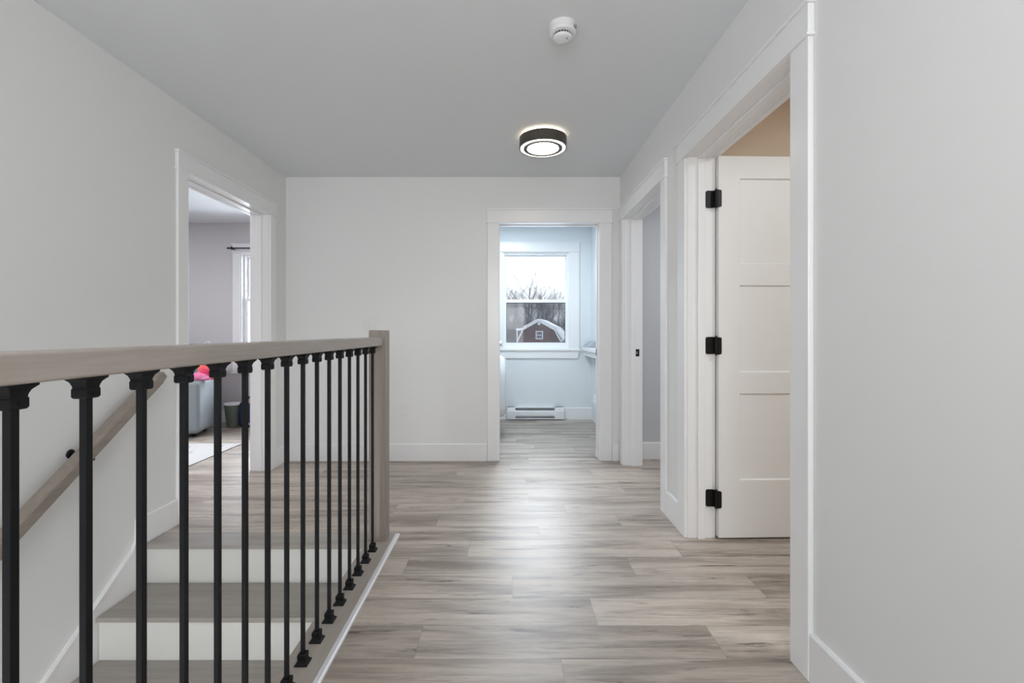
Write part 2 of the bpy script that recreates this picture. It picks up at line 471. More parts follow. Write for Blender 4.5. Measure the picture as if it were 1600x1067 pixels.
# ------------------------------------------------------------------ baseboards
def base_prof(t, h): return [(0, 0), (t, 0), (t, h - .006), (t - .004, h), (0, h)]
BH, BT = 0.147, 0.015
def bb_x(name, xa, dirx, y0, y1, mat, label, h=BH):   # runs along Y, on a wall face at xa
    bm = B(); prism(bm, [(xa + dirx * p[0], p[1]) for p in base_prof(BT, h)], y0, y1, 'Y')
    return struct(name, bm, mat, label, 'baseboard')
def bb_y(name, ya, diry, x0, x1, mat, label, h=BH):
    bm = B(); prism(bm, [(ya + diry * p[0], p[1]) for p in base_prof(BT, h)], x0, x1, 'X')
    return struct(name, bm, mat, label, 'baseboard')
bb_x('baseboard_left', XL, 1, 2.335, LD0 - .092, M['trim'], 'white baseboard between the stair top and the left doorway')
bb_x('baseboard_left', XL, 1, LD1 + .092, YB, M['trim'], 'short white baseboard between the left doorway and the end wall')
bb_y('baseboard_back', YB, -1, XL + BT, P0 - .106, M['trim'], 'white baseboard along the end wall below the outlet')
bb_y('baseboard_back', YB, -1, P1 + .109, XR - BT, M['trim'], 'tiny white baseboard in the corner beside the laundry casing')
bb_x('baseboard_right', XR, -1, YR, A0 - .092, M['trim'], 'white baseboard along the near right wall', 0.155)
bb_x('baseboard_right', XR, -1, A1 + .104, B0 - .092, M['trim'], 'short white baseboard between the two right doorways', 0.150)
bb_y('baseboard_laundry', YLA, -1, 0.716, XLAR, M['trim'], 'white baseboard beside the heater in the laundry')
bb_y('baseboard_laundry', YLA, -1, -1.2, -0.02, M['trim'], 'white baseboard behind the washer')
bb_y('baseboard_left_room', YLW, -1, -5.4, XLo, M['trim'], 'white baseboard under the window of the left room')
bb_y('baseboard_far_room', YRB, -1, XRo, 3.6, M['trim'], 'white baseboard on the blue-grey wall')
bb_y('baseboard_near_room', 2.565, -1, XRo + .06, 3.6, M['trim'], 'white baseboard behind the open panel door')

# ------------------------------------------------------------------ door trims
CW, CT = 0.089, 0.018
def header_profile(side_len0, side_len1, z0, z1, face, out, axis):
    """head board + bottom bead + top cap. face = wall plane, out = sign away from wall, axis = direction the head runs along"""
    bm = B()
    def bx(a0, a1, t, za, zb):
        lo, hi = sorted((face, face + out * t))
        if axis == 'Y': box(bm, lo, hi, a0, a1, za, zb)
        else: box(bm, a0, a1, lo, hi, za, zb)
    bx(side_len0 - .004, side_len1 + .004, .021, z0 + .009, z1 - .012)
    bx(side_len0 - .010, side_len1 + .010, .028, z0, z0 + .010)
    bx(side_len0 - .012, side_len1 + .012, .030, z1 - .013, z1)
    return bm

def casing_board(o0, o1, z0, z1, face, out, axis, t=CT):
    bm = B(); lo, hi = sorted((face, face + out * t))
    if axis == 'Y': box(bm, lo, hi, o0, o1, z0, z1)
    else: box(bm, o0, o1, lo, hi, z0, z1)
    return bm

def doorway_side(idx, y0, y1, x_in, x_out, out, label, stop_x, wnear=CW, wfar=CW):
    """doorway in a side wall. x_in = hall face, x_out = room face, out = +1/-1 direction into the hall"""
    r = sroot('door_%d' % idx, label, 'doorway', (x_in, (y0 + y1) / 2, 0))
    kid('casing', casing_board(y0 - wnear, y0 - .004, 0, DH + .0, x_in, out, 'Y'), M['trim'], r, bevel=.003)
    kid('casing', casing_board(y1 + .004, y1 + wfar, 0, DH + .0, x_in, out, 'Y'), M['trim'], r, bevel=.003)
    kid('head_casing', header_profile(y0 - wnear, y1 + wfar, DH - .004, DH + .112, x_in, out, 'Y'), M['trim'], r, bevel=.0025)
    # room side casing
    kid('casing', casing_board(y0 - wnear, y0 - .004, 0, DH, x_out, -out, 'Y'), M['trim'], r, bevel=.003)
    kid('casing', casing_board(y1 + .004, y1 + wfar, 0, DH, x_out, -out, 'Y'), M['trim'], r, bevel=.003)
    kid('head_casing', header_profile(y0 - wnear, y1 + wfar, DH - .004, DH + .112, x_out, -out, 'Y'), M['trim'], r, bevel=.0025)
    lo, hi = sorted((x_in + out * .001, x_out - out * .001))
    s0, s1 = stop_x - .019, stop_x + .019
    for (ya, yb, sa, sb) in ((y0 - JT, y0, y0, y0 + .011), (y1, y1 + JT, y1 - .011, y1)):
        bm = B(); box(bm, lo, hi, ya, yb, 0, DH + JT)
        j = kid('jamb', bm, M['trim'], r, bevel=.0015)
        bm = B(); box(bm, s0, s1, sa, sb, 0, DH - .011)
        o = kid('door_stop', bm, M['trim'], j, bevel=.002)
    bm = B(); box(bm, lo, hi, y0, y1, DH, DH + JT)
    j = kid('head_jamb', bm, M['trim'], r, bevel=.0015)
    bm = B(); box(bm, s0, s1, y0, y1, DH - .011, DH)
    kid('door_stop', bm, M['trim'], j, bevel=.002)
    return r

d1 = doorway_side(1, LD0, LD1, XL, XLo, 1, 'white cased doorway in the left wall beyond the stairs', XLo + .062)
d2 = doorway_side(2, A0, A1, XR, XRo, -1, 'white cased doorway on the right with the open panel door', XRo - .062, wnear=.098, wfar=.104)
d3 = doorway_side(3, B0, B1, XR, XRo, -1, 'white cased doorway at the far end of the right wall', XRo - .062)

# laundry doorway (pocket door)
r = sroot('door_4', 'white cased laundry doorway in the end wall', 'doorway', ((P0 + P1) / 2, YB, 0))
PW0, PW1 = P0 - .102, P1 + .106
kid('casing', casing_board(PW0, P0, 0, DH, YB, -1, 'X'), M['trim'], r, bevel=.003)
kid('casing', casing_board(P1, PW1, 0, DH, YB, -1, 'X'), M['trim'], r, bevel=.003)
kid('head_casing', header_profile(PW0, PW1, DH - .004, DH + .120, YB, -1, 'X'), M['trim'], r, bevel=.0025)
bm = B(); box(bm, P0 - JT, P0 + .003, YB, YBo, 0, DH + JT); kid('jamb', bm, M['trim'], r, bevel=.0015)
bm = B(); box(bm, P1 - .003, P1 + JT, YB, YB + .045, 0, DH + JT); kid('jamb', bm, M['trim'], r, bevel=.0015)
bm = B(); box(bm, P1 - .003, P1 + JT, YBo - .045, YBo, 0, DH + JT); kid('jamb', bm, M['trim'], r, bevel=.0015)
bm = B(); box(bm, P0, P1, YB, YB + .045, DH - .002, DH + JT); box(bm, P0, P1, YBo - .045, YBo, DH - .002, DH + JT)
kid('head_jamb', bm, M['trim'], r, bevel=.0015)
bm = B(); box(bm, P0, P1, YB + .050, YBo - .050, DH + .004, DH + JT); tk = kid('door_track', bm, M['alu'], r, bevel=.001)
tk['label'] = 'metal sliding track above the opening'
bm = B(); box(bm, P1 - .012, P1 + .012, YB + .048, YB + .083, 0.012, DH); pd = kid('pocket_door', bm, M['trim'], r, bevel=.002)
bm = B(); box(bm, P1 - .0140, P1 - .0115, YB + .053, YB + .078, .900, .962); pu = kid('edge_pull', bm, M['bhard'], pd, bevel=.001)
pu['label'] = 'black edge pull'

# strike plate on far right doorway (far jamb)
bm = B()
xs = XRo - .030
box(bm, xs - .022, xs + .020, B1 - .0015, B1 + .002, .905, .965)
box(bm, xs - .040, xs - .020, B1 - .0025, B1 + .001, .922, .948)
sp_ = kid('strike_plate', bm, M['bhard'], d3, bevel=.002); sp_['label'] = 'black strike plate on the far jamb'
bm = B(); box(bm, xs - .010, xs + .006, B1 - .0022, B1 + .001, .925, .945)
kid('latch_hole', bm, M['slotgrey'], sp_)

# ------------------------------------------------------------------ open panel door (right)
dr = thing('panel_door', 'open white three-panel shaker door with black hinges', 'door', (XRo + .0085, 2.4385, 0.012), math.radians(-90))
# local frame: door lies along +Y' after rotation: build along local +Y (length) with thickness in X; then turn it
dr.rotation_euler = (0, 0, 0)
DW, DT, DHt = 0.90, 0.035, 2.030
ang = math.radians(1.6)
dr.rotation_euler = (0, 0, ang)
def dl(bm, x0, x1, y0, y1, z0, z1): box(bm, x0, x1, y0, y1, z0, z1)
x0 = 0.014
slab = B()
st = 0.112
zs = [0.0, .305, .767, .879, 1.343, 1.455, 1.912, DHt]     # rails: [0-.305], panel, [.767-.879], panel, [1.343-1.455], panel, [1.912-2.03]
dl(slab, x0, x0 + st, -.0205, .0145, 0, DHt); dl(slab, x0 + DW - st, x0 + DW, -.0205, .0145, 0, DHt)
for a, c in ((0, .305), (.767, .879), (1.343, 1.455), (1.912, DHt)):
    dl(slab, x0 + st, x0 + DW - st, -.0205, .0145, a, c)
# sloped recess faces and flat panels
def recess(bm, xa, xb, za, zb, yf, depth, sl):
    o = [(xa, za), (xb, za), (xb, zb), (xa, zb)]
    i = [(xa + sl, za + sl), (xb - sl, za + sl), (xb - sl, zb - sl), (xa + sl, zb - sl)]
    vo = [bm.verts.new((p[0], yf, p[1])) for p in o]; vi = [bm.verts.new((p[0], yf + depth, p[1])) for p in i]
    for k in range(4): bm.faces.new((vo[k], vo[(k + 1) % 4], vi[(k + 1) % 4], vi[k]))
    bm.faces.new(vi)
ds = local('slab', slab, M['door'], dr)
for a, c in ((.305, .767), (.879, 1.343), (1.455, 1.912)):
    pb = B()
    recess(pb, x0 + st, x0 + DW - st, a, c, -.0205, .008, .006)
    recess(pb, x0 + st, x0 + DW - st, a, c, .0145, -.008, .006)
    local('recessed_panel', pb, M['door'], dr)
# hinges
def rrect(w, h, r, n=4, rt=True, lt=True):
    pts = []
    for cx_, cz_, a0, on in ((w - r, r, -90, rt), (w - r, h - r, 0, rt), (r, h - r, 90, lt), (r, r, 180, lt)):
        if on:
            for k in range(n + 1):
                t = math.radians(a0 + 90 * k / n); pts.append((cx_ + r * math.cos(t), cz_ + r * math.sin(t)))
        else:
            pts.append((w if cx_ > w / 2 else 0, 0 if cz_ < h / 2 else h))
    return pts
for zc in (0.205, 1.022, 1.805):
    hb = B()
    p = rrect(.040, .092, .010, lt=True, rt=False)
    prism(hb, [(-.052 + q_[0] + .006, zc - .046 + q_[1]) for q_ in p], -.0010, .0030, 'Y')      # leaf on the jamb
    p = rrect(.024, .092, .010, lt=False, rt=True)
    prism(hb, [(.006 + q_[0] * .9, zc - .046 + q_[1] - .0015) for q_ in p], -.0250, -.0212, 'Y')
    tube(hb, (.001, -.018, zc - .047), (.001, -.018, zc + .047), .0062, .0062, 12)
    tube(hb, (.001, -.018, zc - .052), (.001, -.018, zc + .052), .0040, .0040, 10)
    box(hb, -.006, .008, -.018, .001, zc - .045, zc + .045)
    h_ = local('hinge', hb, M['bhard'], dr); h_['label'] = 'black butt hinge'
# ------------------------------------------------------------------ staircase
st_ = sroot('stairs', 'staircase with grey wood treads and white risers going down behind the railing', 'staircase', (-1.3, NOS, 0))
st_['kind'] = 'thing'
for i in range(13):
    z = -RISE * i
    yn = NOS - RUN * i
    tb = B()
    yb = (2.510 if i == 0 else yn + RUN + .018)
    box(tb, -1.888, SW_X1 + .004 if i else SW_X1, yn, yb, z - .022, z)
    kid('tread', tb, M['tread'], st_, bevel=.004, seg=3)
    rb = B(); box(rb, -1.888, SW_X1 + .002, yn + .017, yn + .035, z - RISE, z - .022)
    kid('riser', rb, M['riser'], st_)
# skirt board on the left wall
bm = B()
sl = RISE / RUN
def skz(y): return (y - 2.301) * sl + .006
pts = [(2.340, -.30), (2.340, .147), (2.328, .147), (2.322, skz(2.322) + .02), (2.301, skz(2.301)), (-1.2, skz(-1.2)), (-1.2, skz(-1.2) - .45)]
prism(bm, pts, XL, XL + .018, 'X')
kid('skirt_board', bm, M['trim'], st_, bevel=.002)
bm = B()
prism(bm, [(2.301, skz(2.301)), (2.301, skz(2.301) - .012), (-1.2, skz(-1.2) - .012), (-1.2, skz(-1.2))], XL + .012, XL + .022, 'X')
kid('skirt_cap', bm, M['trim'], st_)

# curb board & strip
bm = B(); box(bm, SW_X1, -0.611, -1.75, 2.510, -.022, .003)
struct('trim_1', bm, M['rail'], 'grey wood board under the balusters', 'trim', bevel=.002)
bm = B(); prism(bm, [(-.612, 0), (-.587, 0), (-.589, .004), (-.596, .0065), (-.606, .0065), (-.612, .005)], -1.75, 2.488, 'Y')
struct('trim_2', bm, M['alu'], 'silver metal edge strip where the plank floor meets the baluster board', 'trim')

# ------------------------------------------------------------------ railing
rl = thing('stair_railing', 'grey wood guard railing with black metal balusters beside the stairwell', 'railing', (-.687, 2.394, .003))
bm = B(); sqloft(bm, [(.0435, .003), (.0435, 1.110), (.0405, 1.115)], (-.687, 2.4375, 0))
np_ = kid('newel_post', bm, M['post'], rl, bevel=.0025)
bm = B(); box(bm, -.7225, -.657, -1.70, 2.394, 1.034, 1.0777)
kid('top_rail', bm, M['rail'], rl, bevel=.004, seg=3)
XBAL = -.682
bar0 = None
def make_baluster(y):
    bb = B(); sqloft(bb, [(.0060, .003), (.0060, 1.034)], (0, 0, 0))
    bar = obj('baluster', bb, M['black'], None, bevel=.0010); bar.parent = rl
    bar.location = Vector((XBAL, y, 0)) - Vector(rl.location)
    prof = [(.0215, .000), (.0215, .003), (.0195, .0048), (.0155, .009), (.0132, .015), (.0126, .0195), (.0138, .0200), (.0138, .0325), (.0118, .0355), (.0066, .0357)]
    for nm, flip in (('bottom_shoe', False), ('top_shoe', True)):
        sb = B()
        pr = [(h * (1.0 if not flip else .93), z) for h, z in prof]
        if flip: sqloft(sb, [(h, 1.034 - z) for h, z in pr][::-1])
        else: sqloft(sb, [(h, .003 + z) for h, z in pr])
        tube(sb, (.0138, 0, (1.034 - .026) if flip else .029), (.0152, 0, (1.034 - .026) if flip else .029), .003, .003, 8)
        s = obj(nm, sb, M['black'], None, bevel=.0008, seg=1); s.parent = bar
    return bar
proto = make_baluster(2.298)
step = .11155
for k in range(1, 19):
    c = proto.copy(); COL.objects.link(c); c.parent = rl
    c.location = Vector((XBAL, 2.298 - step * k, 0)) - Vector(rl.location)
    for ch in proto.children:
        d = ch.copy(); COL.objects.link(d); d.parent = c

# wall handrail
hr = thing('wall_handrail', 'sloping grey wood handrail fixed to the left stairwell wall', 'handrail', (-1.85, 2.396, .9))
slp = 0.715
def hz(y): return .649 + slp * (y - 2.052)
yt, ybm = 2.400, -0.9
bm = B()
th = .061
prism(bm, [(yt, hz(yt)), (ybm, hz(ybm)), (ybm, hz(ybm) - th), (yt - .002, hz(yt) - th - .001), (yt + .028, hz(yt) - .028)], -1.872, -1.812, 'X')
kid('rail', bm, M['hand'], hr, bevel=.005, seg=3)
for y in (1.985, 0.9, 0.0):
    bm = B(); z = hz(y) + .045
    lathe(bm, [(.020, 0), (.020, .004), (.016, .008), (.010, .010)], (XL, y, z - .072), 20, 'X')
    tube(bm, (XL + .008, y, z - .075), (-1.855, y, z - .115), .007, .007, 10)
    tube(bm, (-1.855, y, z - .118), (-1.845, y, z - .096), .007, .006, 10)
    box(bm, -1.860, -1.826, y - .03, y + .03, z - .107, z - .096)
    w = kid('rail_bracket', bm, M['bhard'], hr); w['label'] = 'black wall bracket'
bm = B()
bm.free()

# ------------------------------------------------------------------ ceiling fixtures
LX, LY = .2405, 3.088
cl = thing('ceiling_light', 'round flush ceiling light with dark drum and two glowing rings', 'ceiling light', (LX, LY, H))
bm = B(); lathe(bm, [(.135, 2.418), (.135, H)], (LX, LY, 0), 64); o = kid('back_diffuser', bm, M['diffside'], cl, smooth=False); o['label'] = 'warm glowing edge against the ceiling'
def ring(bm, ro, ri, z0, z1, c, seg=96):
    lathe(bm, [(ri, z0), (ro, z0), (ro, z1), (ri, z1), (ri, z0)], (c[0], c[1], 0), seg, cap=False)
bm = B(); ring(bm, .1600, .1520, 2.350, 2.420, (LX, LY)); lathe(bm, [(.153, 2.412), (.153, 2.418)], (LX, LY, 0), 64)
kid('drum', bm, M['lampmetal'], cl)
bm = B(); ring(bm, .1520, .1330, 2.3535, 2.362, (LX, LY)); o = kid('outer_diffuser', bm, M['diff'], cl); o['label'] = 'glowing white outer ring'
bm = B(); ring(bm, .1335, .1080, 2.347, 2.412, (LX, LY)); kid('inner_band', bm, M['lampmetal'], cl)
bm = B(); lathe(bm, [(.1078, 2.395), (.1078, 2.388), (.105, 2.386)], (LX, LY, 0), 64); kid('baffle', bm, M['lampmetal'], cl)
bm = B(); lathe(bm, [(.1070, 2.385), (.1070, 2.374), (.100, 2.370), (.05, 2.368)], (LX, LY, 0), 64); o = kid('inner_diffuser', bm, M['diff'], cl, smooth=True); o['label'] = 'glowing white centre disc'

SX, SY = .240, 1.985
sd = thing('smoke_detector', 'round white smoke detector on the ceiling above the ceiling light', 'smoke detector', (SX, SY, H))
bm = B(); lathe(bm, [(.0600, H), (.0600, H - .010), (.0590, H - .013)], (SX, SY, 0), 64); kid('base_plate', bm, M['plastic'], sd, smooth=False)
bm = B(); lathe(bm, [(.0585, H - .012), (.0585, H - .030), (.0560, H - .038), (.0480, H - .041)], (SX, SY, 0), 64); kid('housing', bm, M['plastic'], sd)
bm = B(); lathe(bm, [(.0400, H - .038), (.0380, H - .049)], (SX, SY, 0), 48); o = kid('sensor_grille', bm, M['darkslot'], sd); o['label'] = 'dark sensor gap'
bm = B()
for i in range(20):
    t = 2 * math.pi * i / 20
    c_, s_ = math.cos(t), math.sin(t)
    tube(bm, (SX + .0405 * c_, SY + .0405 * s_, H - .038), (SX + .039 * c_, SY + .039 * s_, H - .050), .0016, .0016, 6)
kid('grille_fins', bm, M['plastic'], sd)
bm = B(); lathe(bm, [(.0400, H - .048), (.0410, H - .050), (.0385, H - .056), (.0260, H - .060), (.010, H - .0615)], (SX, SY, 0), 48); kid('cap', bm, M['plastic2'], sd, smooth=True)
bm = B(); tube(bm, (SX + .018, SY - .012, H - .060), (SX + .018, SY - .012, H - .0625), .0035, .003, 12); kid('indicator_light', bm, M['slotgrey'], sd)
bm = B(); box(bm, SX + .044, SX + .056, SY - .040, SY - .028, H - .030, H - .018); kid('test_button', bm, M['slotgrey'], sd)

# ------------------------------------------------------------------ switch and outlet
sw = thing('light_switch', 'white double rocker light switch above the newel post', 'light switch', (-1.187, YB, 1.182))
bm = B(); box(bm, -1.245, -1.129, YB - .006, YB, 1.124, 1.240); kid('plate', bm, M['plastic'], sw, bevel=.003)
for xc in (-1.212, -1.164):
    bm = B(); prism(bm, [(YB - .0055, 1.150), (YB - .011, 1.152), (YB - .0075, 1.215), (YB - .0055, 1.217)], xc - .0165, xc + .0165, 'X')
    kid('rocker', bm, M['plastic'], sw, bevel=.001)
ot = thing('outlet', 'white duplex wall outlet low on the end wall', 'outlet', (-.880, YB, .440))
bm = B(); box(bm, -.916, -.846, YB - .006, YB, .384, .502); kid('plate', bm, M['plastic'], ot, bevel=.003)
for zc in (.418, .468):
    bm = B(); prism(bm, [(-.881 + q_[0] - .017, zc - .0145 + q_[1]) for q_ in rrect(.034, .029, .010)], YB - .0082, YB - .005, 'Y')
    s_o = kid('socket', bm, M['plastic2'], ot)
    bm = B(); box(bm, -.8895, -.8870, YB - .0086, YB - .008, zc - .002, zc + .008); box(bm, -.8760, -.8735, YB - .0086, YB - .008, zc - .002, zc + .008)
    tube(bm, (-.881, YB - .0086, zc - .008), (-.881, YB - .008, zc - .008), .0025, .0025, 10)
    kid('slots', bm, M['slotgrey'], s_o)
# ------------------------------------------------------------------ windows
def ring_xz(bm, xa, xb, za, zb, t, y0, y1, tb=None, tt=None):
    tb = tb or t; tt = tt or t
    box(bm, xa, xa + t, y0, y1, za, zb); box(bm, xb - t, xb, y0, y1, za, zb)
    box(bm, xa + t, xb - t, y0, y1, za, za + tb); box(bm, xa + t, xb - t, y0, y1, zb - tt, zb)

w = sroot('window_1', 'white double-hung laundry window looking onto snow and a brown barn', 'window', (.36, YLA, LWZ0))
x0, x1, z0, z1 = LWX0, LWX1, LWZ0, LWZ1
bm = B(); box(bm, x0 - .09, x0 - .0, YLA - .018, YLA, z0 - .02, z1); kid('casing', bm, M['trim'], w, bevel=.003)
bm = B(); box(bm, x1, x1 + .122, YLA - .018, YLA, z0 - .02, z1); kid('casing', bm, M['trim'], w, bevel=.003)
kid('head_casing', header_profile(x0 - .09, x1 + .122, z1, z1 + .128, YLA, -1, 'X'), M['trim'], w, bevel=.0025)
bm = B(); box(bm, x0 - .10, x1 + .130, YLA - .035, YLA + .05, z0 - .022, z0 - .001); kid('sill', bm, M['trim'], w, bevel=.003)
bm = B(); prism(bm, [(x0 - .09, z0 - .022), (x1 + .122, z0 - .022), (x1 + .100, z0 - .118), (x0 - .070, z0 - .118)], YLA - .018, YLA, 'Y'); kid('apron', bm, M['trim'], w, bevel=.003)
bm = B(); ring_xz(bm, x0, x1, z0, z1, .028, YLA + .03, YLA + .13); kid('frame', bm, M['vinyl'], w, bevel=.003)
bm = B(); ring_xz(bm, x0, x1, z0, z1, .010, YLA + .0, YLA + .031); kid('jamb_liner', bm, M['trim'], w)
zm = 1.505      # meeting rail centre
ux0, ux1 = x0 + .028, x1 - .028
us = B(); ring_xz(us, ux0, ux1, zm - .010, z1 - .028, .022, YLA + .085, YLA + .115); us_ = kid('upper_sash', us, M['vinyl'], w, bevel=.002)
bm = B(); box(bm, ux0 + .020, ux1 - .020, YLA + .098, YLA + .101, zm + .010, z1 - .048); kid('pane', bm, M['glass'], us_)
ls = B(); ring_xz(ls, ux0 - .012, ux1 + .012, z0 + .022, zm + .018, .034, YLA + .045, YLA + .080, tb=.058, tt=.040); ls_ = kid('lower_sash', ls, M['vinyl'], w, bevel=.002)
bm = B(); box(bm, ux0 + .020, ux1 - .020, YLA + .060, YLA + .063, z0 + .078, zm - .020); kid('pane', bm, M['glass'], ls_)
bm = B(); ring_xz(bm, ux0 + .0215, ux1 - .0215, z0 + .079, zm - .0215, .006, YLA + .046, YLA + .0585, tb=.003, tt=.009); g_ = kid('gasket', bm, M['gasket'], ls_); g_['label'] = 'black gasket line inside the lower sash'
bm = B(); box(bm, ux0, ux1, YLA + .118, YLA + .120, z0 + .03, zm - .012); g_ = kid('insect_screen', bm, M['screen'], w); g_['label'] = 'grey insect screen over the lower half'

w = sroot('window_2', 'bright white window partly hidden by the left doorway jamb', 'window', (-2.8, YLW, WZ0))
x0, x1, z0, z1 = WX0, WX1, WZ0, WZ1
bm = B(); box(bm, x0 - .089, x0, YLW - .018, YLW, z0 - .02, z1); kid('casing', bm, M['trim'], w, bevel=.003)
bm = B(); box(bm, x1, x1 + .089, YLW - .018, YLW, z0 - .02, z1); kid('casing', bm, M['trim'], w, bevel=.003)
kid('head_casing', header_profile(x0 - .089, x1 + .089, z1, z1 + .115, YLW, -1, 'X'), M['trim'], w, bevel=.0025)
bm = B(); box(bm, x0 - .10, x1 + .10, YLW - .035, YLW + .05, z0 - .022, z0 - .001); kid('sill', bm, M['trim'], w, bevel=.003)
bm = B(); ring_xz(bm, x0, x1, z0, z1, .010, YLW, YLW + .05); kid('jamb_liner', bm, M['trim'], w)
bm = B(); ring_xz(bm, x0, x1, z0, z1, .030, YLW + .05, YLW + .14); kid('frame', bm, M['vinyl'], w, bevel=.003)
zm2 = 1.50
bm = B(); ring_xz(bm, x0 + .03, x1 - .03, zm2 - .01, z1 - .03, .024, YLW + .10, YLW + .13); s1_ = kid('upper_sash', bm, M['vinyl'], w, bevel=.002)
bm = B(); box(bm, x0 + .052, x1 - .052, YLW + .113, YLW + .116, zm2 + .01, z1 - .052); kid('pane', bm, M['glass'], s1_)
bm = B(); ring_xz(bm, x0 + .022, x1 - .022, z0 + .025, zm2 + .02, .034, YLW + .06, YLW + .095); s2_ = kid('lower_sash', bm, M['vinyl'], w, bevel=.002)
bm = B(); box(bm, x0 + .054, x1 - .054, YLW + .075, YLW + .078, z0 + .055, zm2 - .012); kid('pane', bm, M['glass'], s2_)

cr = thing('curtain_rod', 'thin black curtain rod above the window in the left room', 'curtain rod', (-2.8, YLW - .07, 2.12))
bm = B(); tube(bm, (-3.345, YLW - .085, 2.117), (-2.25, YLW - .085, 2.117), .0085, .0085, 12); kid('rod', bm, M['bhard'], cr)
bm = B(); ellipsoid(bm, (-3.362, YLW - .085, 2.117), (.020, .011, .011)); kid('finial', bm, M['bhard'], cr, smooth=True)
for xq in (-3.322, -2.29):
    bm = B()
    pr = [(xq + .020 * math.cos(t * math.pi / 8) , 2.095 + .043 * math.sin(t * math.pi / 8)) for t in range(16)]
    prism(bm, pr, YLW - .024, YLW - .018, 'Y') if xq > -3.3 else prism(bm, pr, YLW - .006, YLW, 'Y')
    tube(bm, (xq, YLW - .004, 2.110), (xq, YLW - .088, 2.110), .006, .006, 10)
    tube(bm, (xq, YLW - .085, 2.100), (xq, YLW - .085, 2.135), .011, .011, 12)
    kid('bracket', bm, M['bhard'], cr)

w = sroot('rear_fill_window', 'unseen wide white window added behind the camera for fill light', 'window', (-.45, YR, .7))  # unseen window, added to go with the rear fill light
bm = B(); ring_xz(bm, -1.45, .55, .7, 2.2, .045, YR - .10, YR - .03); box(bm, -.48, -.42, YR - .10, YR - .03, .745, 2.155); kid('frame', bm, M['vinyl'], w, bevel=.003)
bm = B(); box(bm, -1.405, -.48, YR - .07, YR - .066, .745, 2.155); box(bm, -.42, .505, YR - .07, YR - .066, .745, 2.155); kid('pane', bm, M['glass'], w)
bm = B(); ring_xz(bm, -1.54, .64, .61, 2.29, .09, YR, YR + .018); kid('casing', bm, M['trim'], w, bevel=.003)

# ------------------------------------------------------------------ laundry contents
ht = thing('baseboard_heater', 'white electric baseboard heater under the laundry window', 'heater', (.36, YLA, 0))
hx0, hx1 = -.005, .708
yf = YLA - .066
bm = B(); prism(bm, [(YLA, .012), (YLA - .060, .012), (YLA - .060, .020), (YLA - .012, .030), (YLA - .012, .130), (YLA - .050, .152), (YLA - .050, .160), (YLA, .160)], hx0, hx1, 'X'); kid('back_housing', bm, M['heater'], ht)
bm = B(); prism(bm, [(yf, .052), (yf - .003, .070), (yf - .003, .105), (yf + .004, .122), (yf + .008, .122), (yf + .002, .104), (yf + .002, .070), (yf + .004, .052)], hx0, hx1, 'X'); kid('front_panel', bm, M['heater'], ht, bevel=.001)
for xa, xb in ((hx0, hx0 + .105), (hx1 - .115, hx1)):
    bm = B(); prism(bm, [(YLA, .010), (yf, .010), (yf - .0035, .060), (yf - .0035, .110), (yf + .012, .160), (YLA, .160)], xa, xb, 'X'); kid('end_cap', bm, M['heater'], ht, bevel=.002)
bm = B()
for i in range(60):
    xx = hx0 + .110 + i * (.480 / 60)
    box(bm, xx, xx + .0015, YLA - .050, YLA - .014, .040, .128)
f_ = kid('fins', bm, M['fins'], ht); f_['kind'] = 'stuff'
bm = B(); lathe(bm, [(.010, -.008), (.009, 0)], (hx1 - .060, yf + .010, .138), 20, 'Y'); kid('thermostat_knob', bm, M['plastic2'], ht)

wa = thing('washing_machine', 'white front-load washer at the left of the laundry doorway', 'washing machine', (-.42, 4.93, 0))
bm = B(); box(bm, -.76, -.095, 4.60, 5.27, .06, .905); kid('cabinet', bm, M['enamel'], wa, bevel=.018, seg=4)
bm = B(); box(bm, -.74, -.100, 4.62, 5.25, .0, .065); kid('toe_base', bm, M['enamel'], wa, bevel=.004)
bm = B(); prism(bm, [(-.76, .90), (-.088, .90), (-.070, .925), (-.098, 1.015), (-.125, 1.028), (-.76, 1.028)], 4.60, 5.27, 'Y'); kid('control_panel', bm, M['enamel'], wa, bevel=.006, seg=3)
bm = B()
def slathe(prof, c, seg=64, e=2.6, ry=.29, rz=.33):
    rings = []
    for r_, h_ in prof:
        ringv = []
        for i in range(seg):
            t = 2 * math.pi * i / seg; ct, s_t = math.cos(t), math.sin(t)
            a_ = math.copysign(abs(ct) ** (2 / e), ct) * ry * r_; b__ = math.copysign(abs(s_t) ** (2 / e), s_t) * rz * r_
            ringv.append(bm.verts.new((c[0] + h_, c[1] + a_, c[2] + b__)))
        rings.append(ringv)
    for q0, q1 in zip(rings, rings[1:]):
        for i in range(seg): bm.faces.new((q0[i], q0[(i + 1) % seg], q1[(i + 1) % seg], q1[i]))
    bm.faces.new(rings[0][::-1]); bm.faces.new(rings[-1])
slathe([(1.0, 0), (1.0, .020), (.96, .050), (.88, .072), (.80, .080), (.74, .075), (.70, .060)], (-.096, 4.935, .525)); kid('door', bm, M['enamel'], wa, smooth=True)
bm = B(); slathe([(.705, 0), (.70, .058), (.60, .066), (.30, .074), (.05, .076)], (-.096, 4.935, .525)); dg = kid('door_glass', bm, M['smoke'], wa, smooth=True); dg['label'] = 'grey round door glass'
bm = B(); lathe(bm, [(.040, 0), (.038, .020), (.030, .024)], (-.086, 4.95, .975), 32, 'X'); kid('dial', bm, M['chrome'], wa, smooth=False)
bm = B(); box(bm, -.092, -.080, 4.66, 4.80, .955, .990); kid('display', bm, M['darkslot'], wa, bevel=.002)
bm = B(); box(bm, -.092, -.074, 5.08, 5.22, .930, .955); kid('button_row', bm, M['slotgrey'], wa, bevel=.002)

